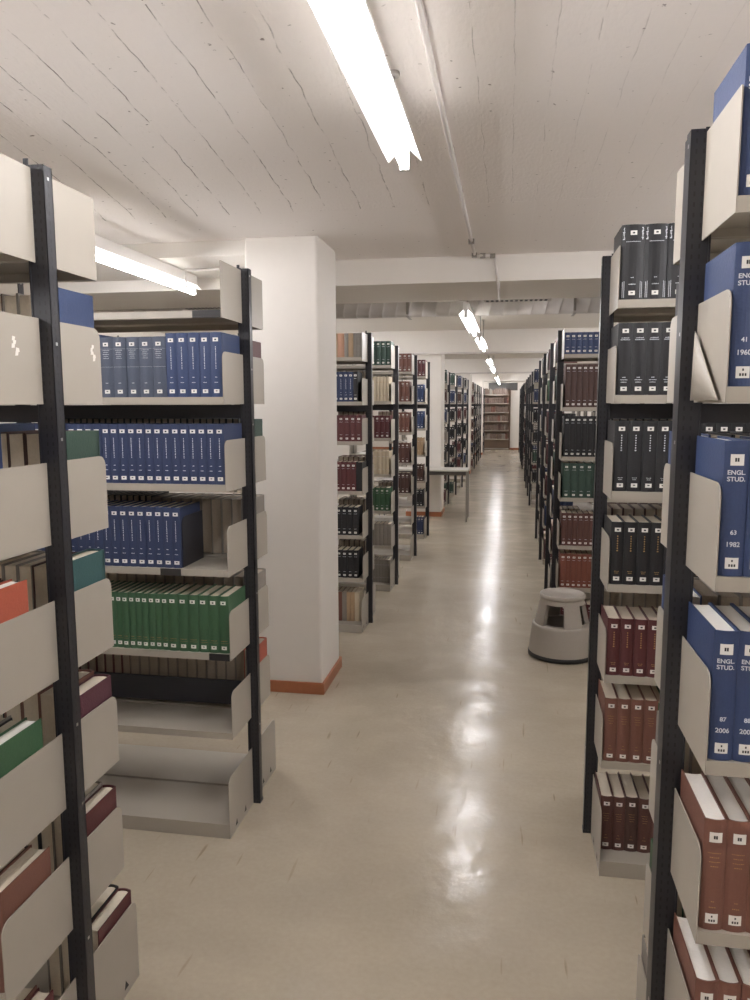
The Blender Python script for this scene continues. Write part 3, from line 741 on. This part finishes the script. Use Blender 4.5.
def add_book(e):
    i, kind, loc, rz, lab, grp, extra = e
    t = thing('book', lab, 'book', loc, rz, grp)
    for n, me in kind_meshes(kind): link(n, me, t)
    if extra:
        w, h = KIND[kind][:2]
        a, b_, c_ = extra
        for q, part_ in enumerate(a.split('\n')):
            link('spine_lettering', cached(('t', part_), lambda: text_mesh(part_, .0112, M_SILVER, w)), t, (0, 0, h-.060-q*.0118))
        if b_: link('spine_lettering', cached(('t', b_), lambda: text_mesh(b_, .0112, M_SILVER, w)), t, (0, 0, .076))
        if c_: link('spine_lettering', cached(('t', c_), lambda: text_mesh(c_, .0122, M_SILVER, w)), t, (0, 0, .054))
    return t
def add_stuff(items):
    m = MB()
    for kind, loc, rz in items:
        s = -1 if rz else 1
        for n, me in kind_meshes(kind):
            k = len(m.v); m.v += [(loc[0]+s*v.co[0], loc[1]+s*v.co[1], loc[2]+v.co[2]) for v in me.vertices]
            for p in me.polygons: m.face([k+j for j in p.vertices], me.materials[p.material_index], False)
    o = link('book', m.mesh('book'))
    tag(o, 'small bound books filling the shelves of the distant bookcases', 'book', 'books in the distance', 'stuff')
BOOKS = {}
for e in CAT:
    if INDIVIDUAL is None or e[0] in INDIVIDUAL: BOOKS[e[0]] = add_book(e)
add_stuff(([(e[1], e[2], e[3]) for e in CAT if e[0] in STUFF] if STUFF else []) + ENDWALL)

# ------------------------------------------------------------------ step stool
t = thing('step_stool', 'round grey rolling step stool with black rubber base ring', 'step stool', (.388, 5.17, 0))
m = MB().lathe([(.206, .004), (.220, .006), (.221, .028), (.214, .034), (.206, .030)], M_RUBBER, 72); link('rubber_ring', m.mesh('rubber_ring'), t)
m = MB().lathe([(.2165, .034), (.196, .212), (.193, .222), (.187, .227), (.150, .228), (.150, .222), (.184, .220), (.189, .208), (.210, .034)], M_STOOL, 72)
sharpen(link('base_drum', m.mesh('base_drum'), t), 50)
m = MB()
def ring_r(z): return .182 - (z-.226)*(.182-.143)/(.40-.226)
for q in range(4):
    a0 = R(-90+1+90*q); a1 = a0 + R(43)
    m.lathe([(ring_r(.227), .227), (ring_r(.372), .372), (ring_r(.372)-.006, .372), (ring_r(.227)-.006, .227)], M_STOOL, 12, a0, a1)
    # inward ribs along both edges of each upright
    for a in (a0, a1):
        ca, sa = math.cos(a), math.sin(a)
        k = len(m.v)
        for z, ri in ((.227, ring_r(.227)), (.372, ring_r(.372))):
            for rr in (ri, ri-.03): m.v.append((rr*ca, rr*sa, z))
        m.face((k, k+1, k+3, k+2), M_STOOL)
sharpen(link('upright', m.mesh('upright'), t), 40)
m = MB().lathe([(ring_r(.370), .370), (.143, .400), (.149, .403), (.151, .412), (.150, .424), (.146, .430), (.139, .431), (.136, .428), (.0005, .428), (.0005, .420), (.130, .420), (.138, .400), (ring_r(.370)-.006, .370)], M_STOOL, 72)
sharpen(link('step', m.mesh('step'), t), 60)
m = MB().lathe([(.150, .2275), (.157, .2275), (.157, .232), (.150, .232)], M_STOOL, 48); m.lathe([(.0005, .1), (.15, .1), (.15, .104), (.0005, .104)], M_RUBBER, 48)
link('inner_floor', m.mesh('inner_floor'), t)

# ------------------------------------------------------------------ table by the second pillar
t = thing('table', 'narrow pale-topped table with steel legs standing by the second pillar', 'table', (-1.25, 11.0, .0))
bevel(link('tabletop', MB().box(-.6, .70, -.05, .42, .735, .760, M_TABLE).mesh('tabletop'), t), .003)
link('apron', MB().box(-.57, .67, -.03, -.008, .68, .735, mat('dark apron', (82, 76, 70), .5)).box(-.57, .67, .38, .40, .68, .735, M_RUBBER).box(.65, .67, -.008, .38, .68, .735, mat('dark apron', (82, 76, 70), .5)).mesh('apron'), t)
lm = MB().box(-.0125, .0125, -.0125, .0125, 0, .735, M_STEEL).mesh('leg')
for x, y in ((.685, -.035), (.685, .40), (-.585, -.035), (-.585, .40)): link('leg', lm, t, (x, y, 0))

# ------------------------------------------------------------------ bent steel flap on the first stool-side bookcase, second shelf
m = MB(); k = 0; n = 10
for i in range(n+1):
    s = i/n; y = -.205 + .19*s; zz0 = .0; bend = .009*math.sin(math.pi*s*.9)
    m.v += [(-.004-bend*.6, y, zz0+.003), (-.003, y, .004+.135*s)]
for i in range(n): m.face((2*i, 2*i+2, 2*i+3, 2*i+1), M_CREAM, True)
o = link('bookend', m.mesh('bookend'), None, (XRR+.0085, 1.635, SZ[1]-.026))
sm_ = o.modifiers.new('thick', 'SOLIDIFY'); sm_.thickness = .0016
tag(o, 'thin bent cream steel bookend leaning on the end plate beside the 1960 volume', 'bookend')

def plate_end(row, rear, lev, xoff, lab):
    xa, dr, yc, z = shelf_place(row, rear, lev); d = depth_of(row, rear)
    m = MB(); y0, y1, h, r = -d+.022, -.02, .20, .03
    pts = [(y1, 0), (y1, h)]
    for i in range(6):
        a = R(90+90*i/5); pts.append((y0+r+r*math.cos(a), h-r+r*math.sin(a)))
    pts.append((y0, 0)); m.prism(pts, -.001, .001, M_BEAM, 'x')
    m.box(-.0012, .0012, y0+.03, y1, 0, .001, M_BEAM)
    tag(link('bookend', m.mesh('bookend'), None, (xa+dr*xoff, yc, z)), lab, 'bookend')
plate_end('L2', False, 4, .203, 'black steel bookend holding the dark blue books beside the empty shelf gap')
m = MB(); n = 9; rs = random.Random(4)
for kk, (yy, zz) in enumerate(((-.112, .11), (.205, .115))):
    for q in range(5):
        a, b_ = yy + rs.uniform(-.008, .008), zz - q*.008
        m.prism([(a-.006, b_), (a+.007*rs.random()+.002, b_+.001), (a+.006, b_+.009), (a-.004, b_+.010)], -.0006, .0, M_PAGE3, 'x')
    tag(link('torn_sticker', m.mesh('torn_sticker'), None, (XL-.0095, LY[0], SZ[1])), ('torn white sticker scrap on the front end plate of the first pillar-side bookcase', 'torn white sticker scrap on the rear end plate of the first pillar-side bookcase')[kk], 'sticker')
    m = MB()
# ------------------------------------------------------------------ light and colour management
w = bpy.data.worlds.new('World'); SC.world = w; w.use_nodes = True
w.node_tree.nodes['Background'].inputs[0].default_value = (.5, .5, .5, 1); w.node_tree.nodes['Background'].inputs[1].default_value = .1
vs = SC.view_settings; vs.view_transform = 'Standard'; vs.look = 'None'; vs.gamma = 1; vs.use_curve_mapping = False; vs.exposure = 1.52
SC.render.film_transparent = False
cy = SC.cycles
cy.use_denoising = True; cy.max_bounces = 10; cy.diffuse_bounces = 6; cy.glossy_bounces = 4; cy.sample_clamp_indirect = 6.
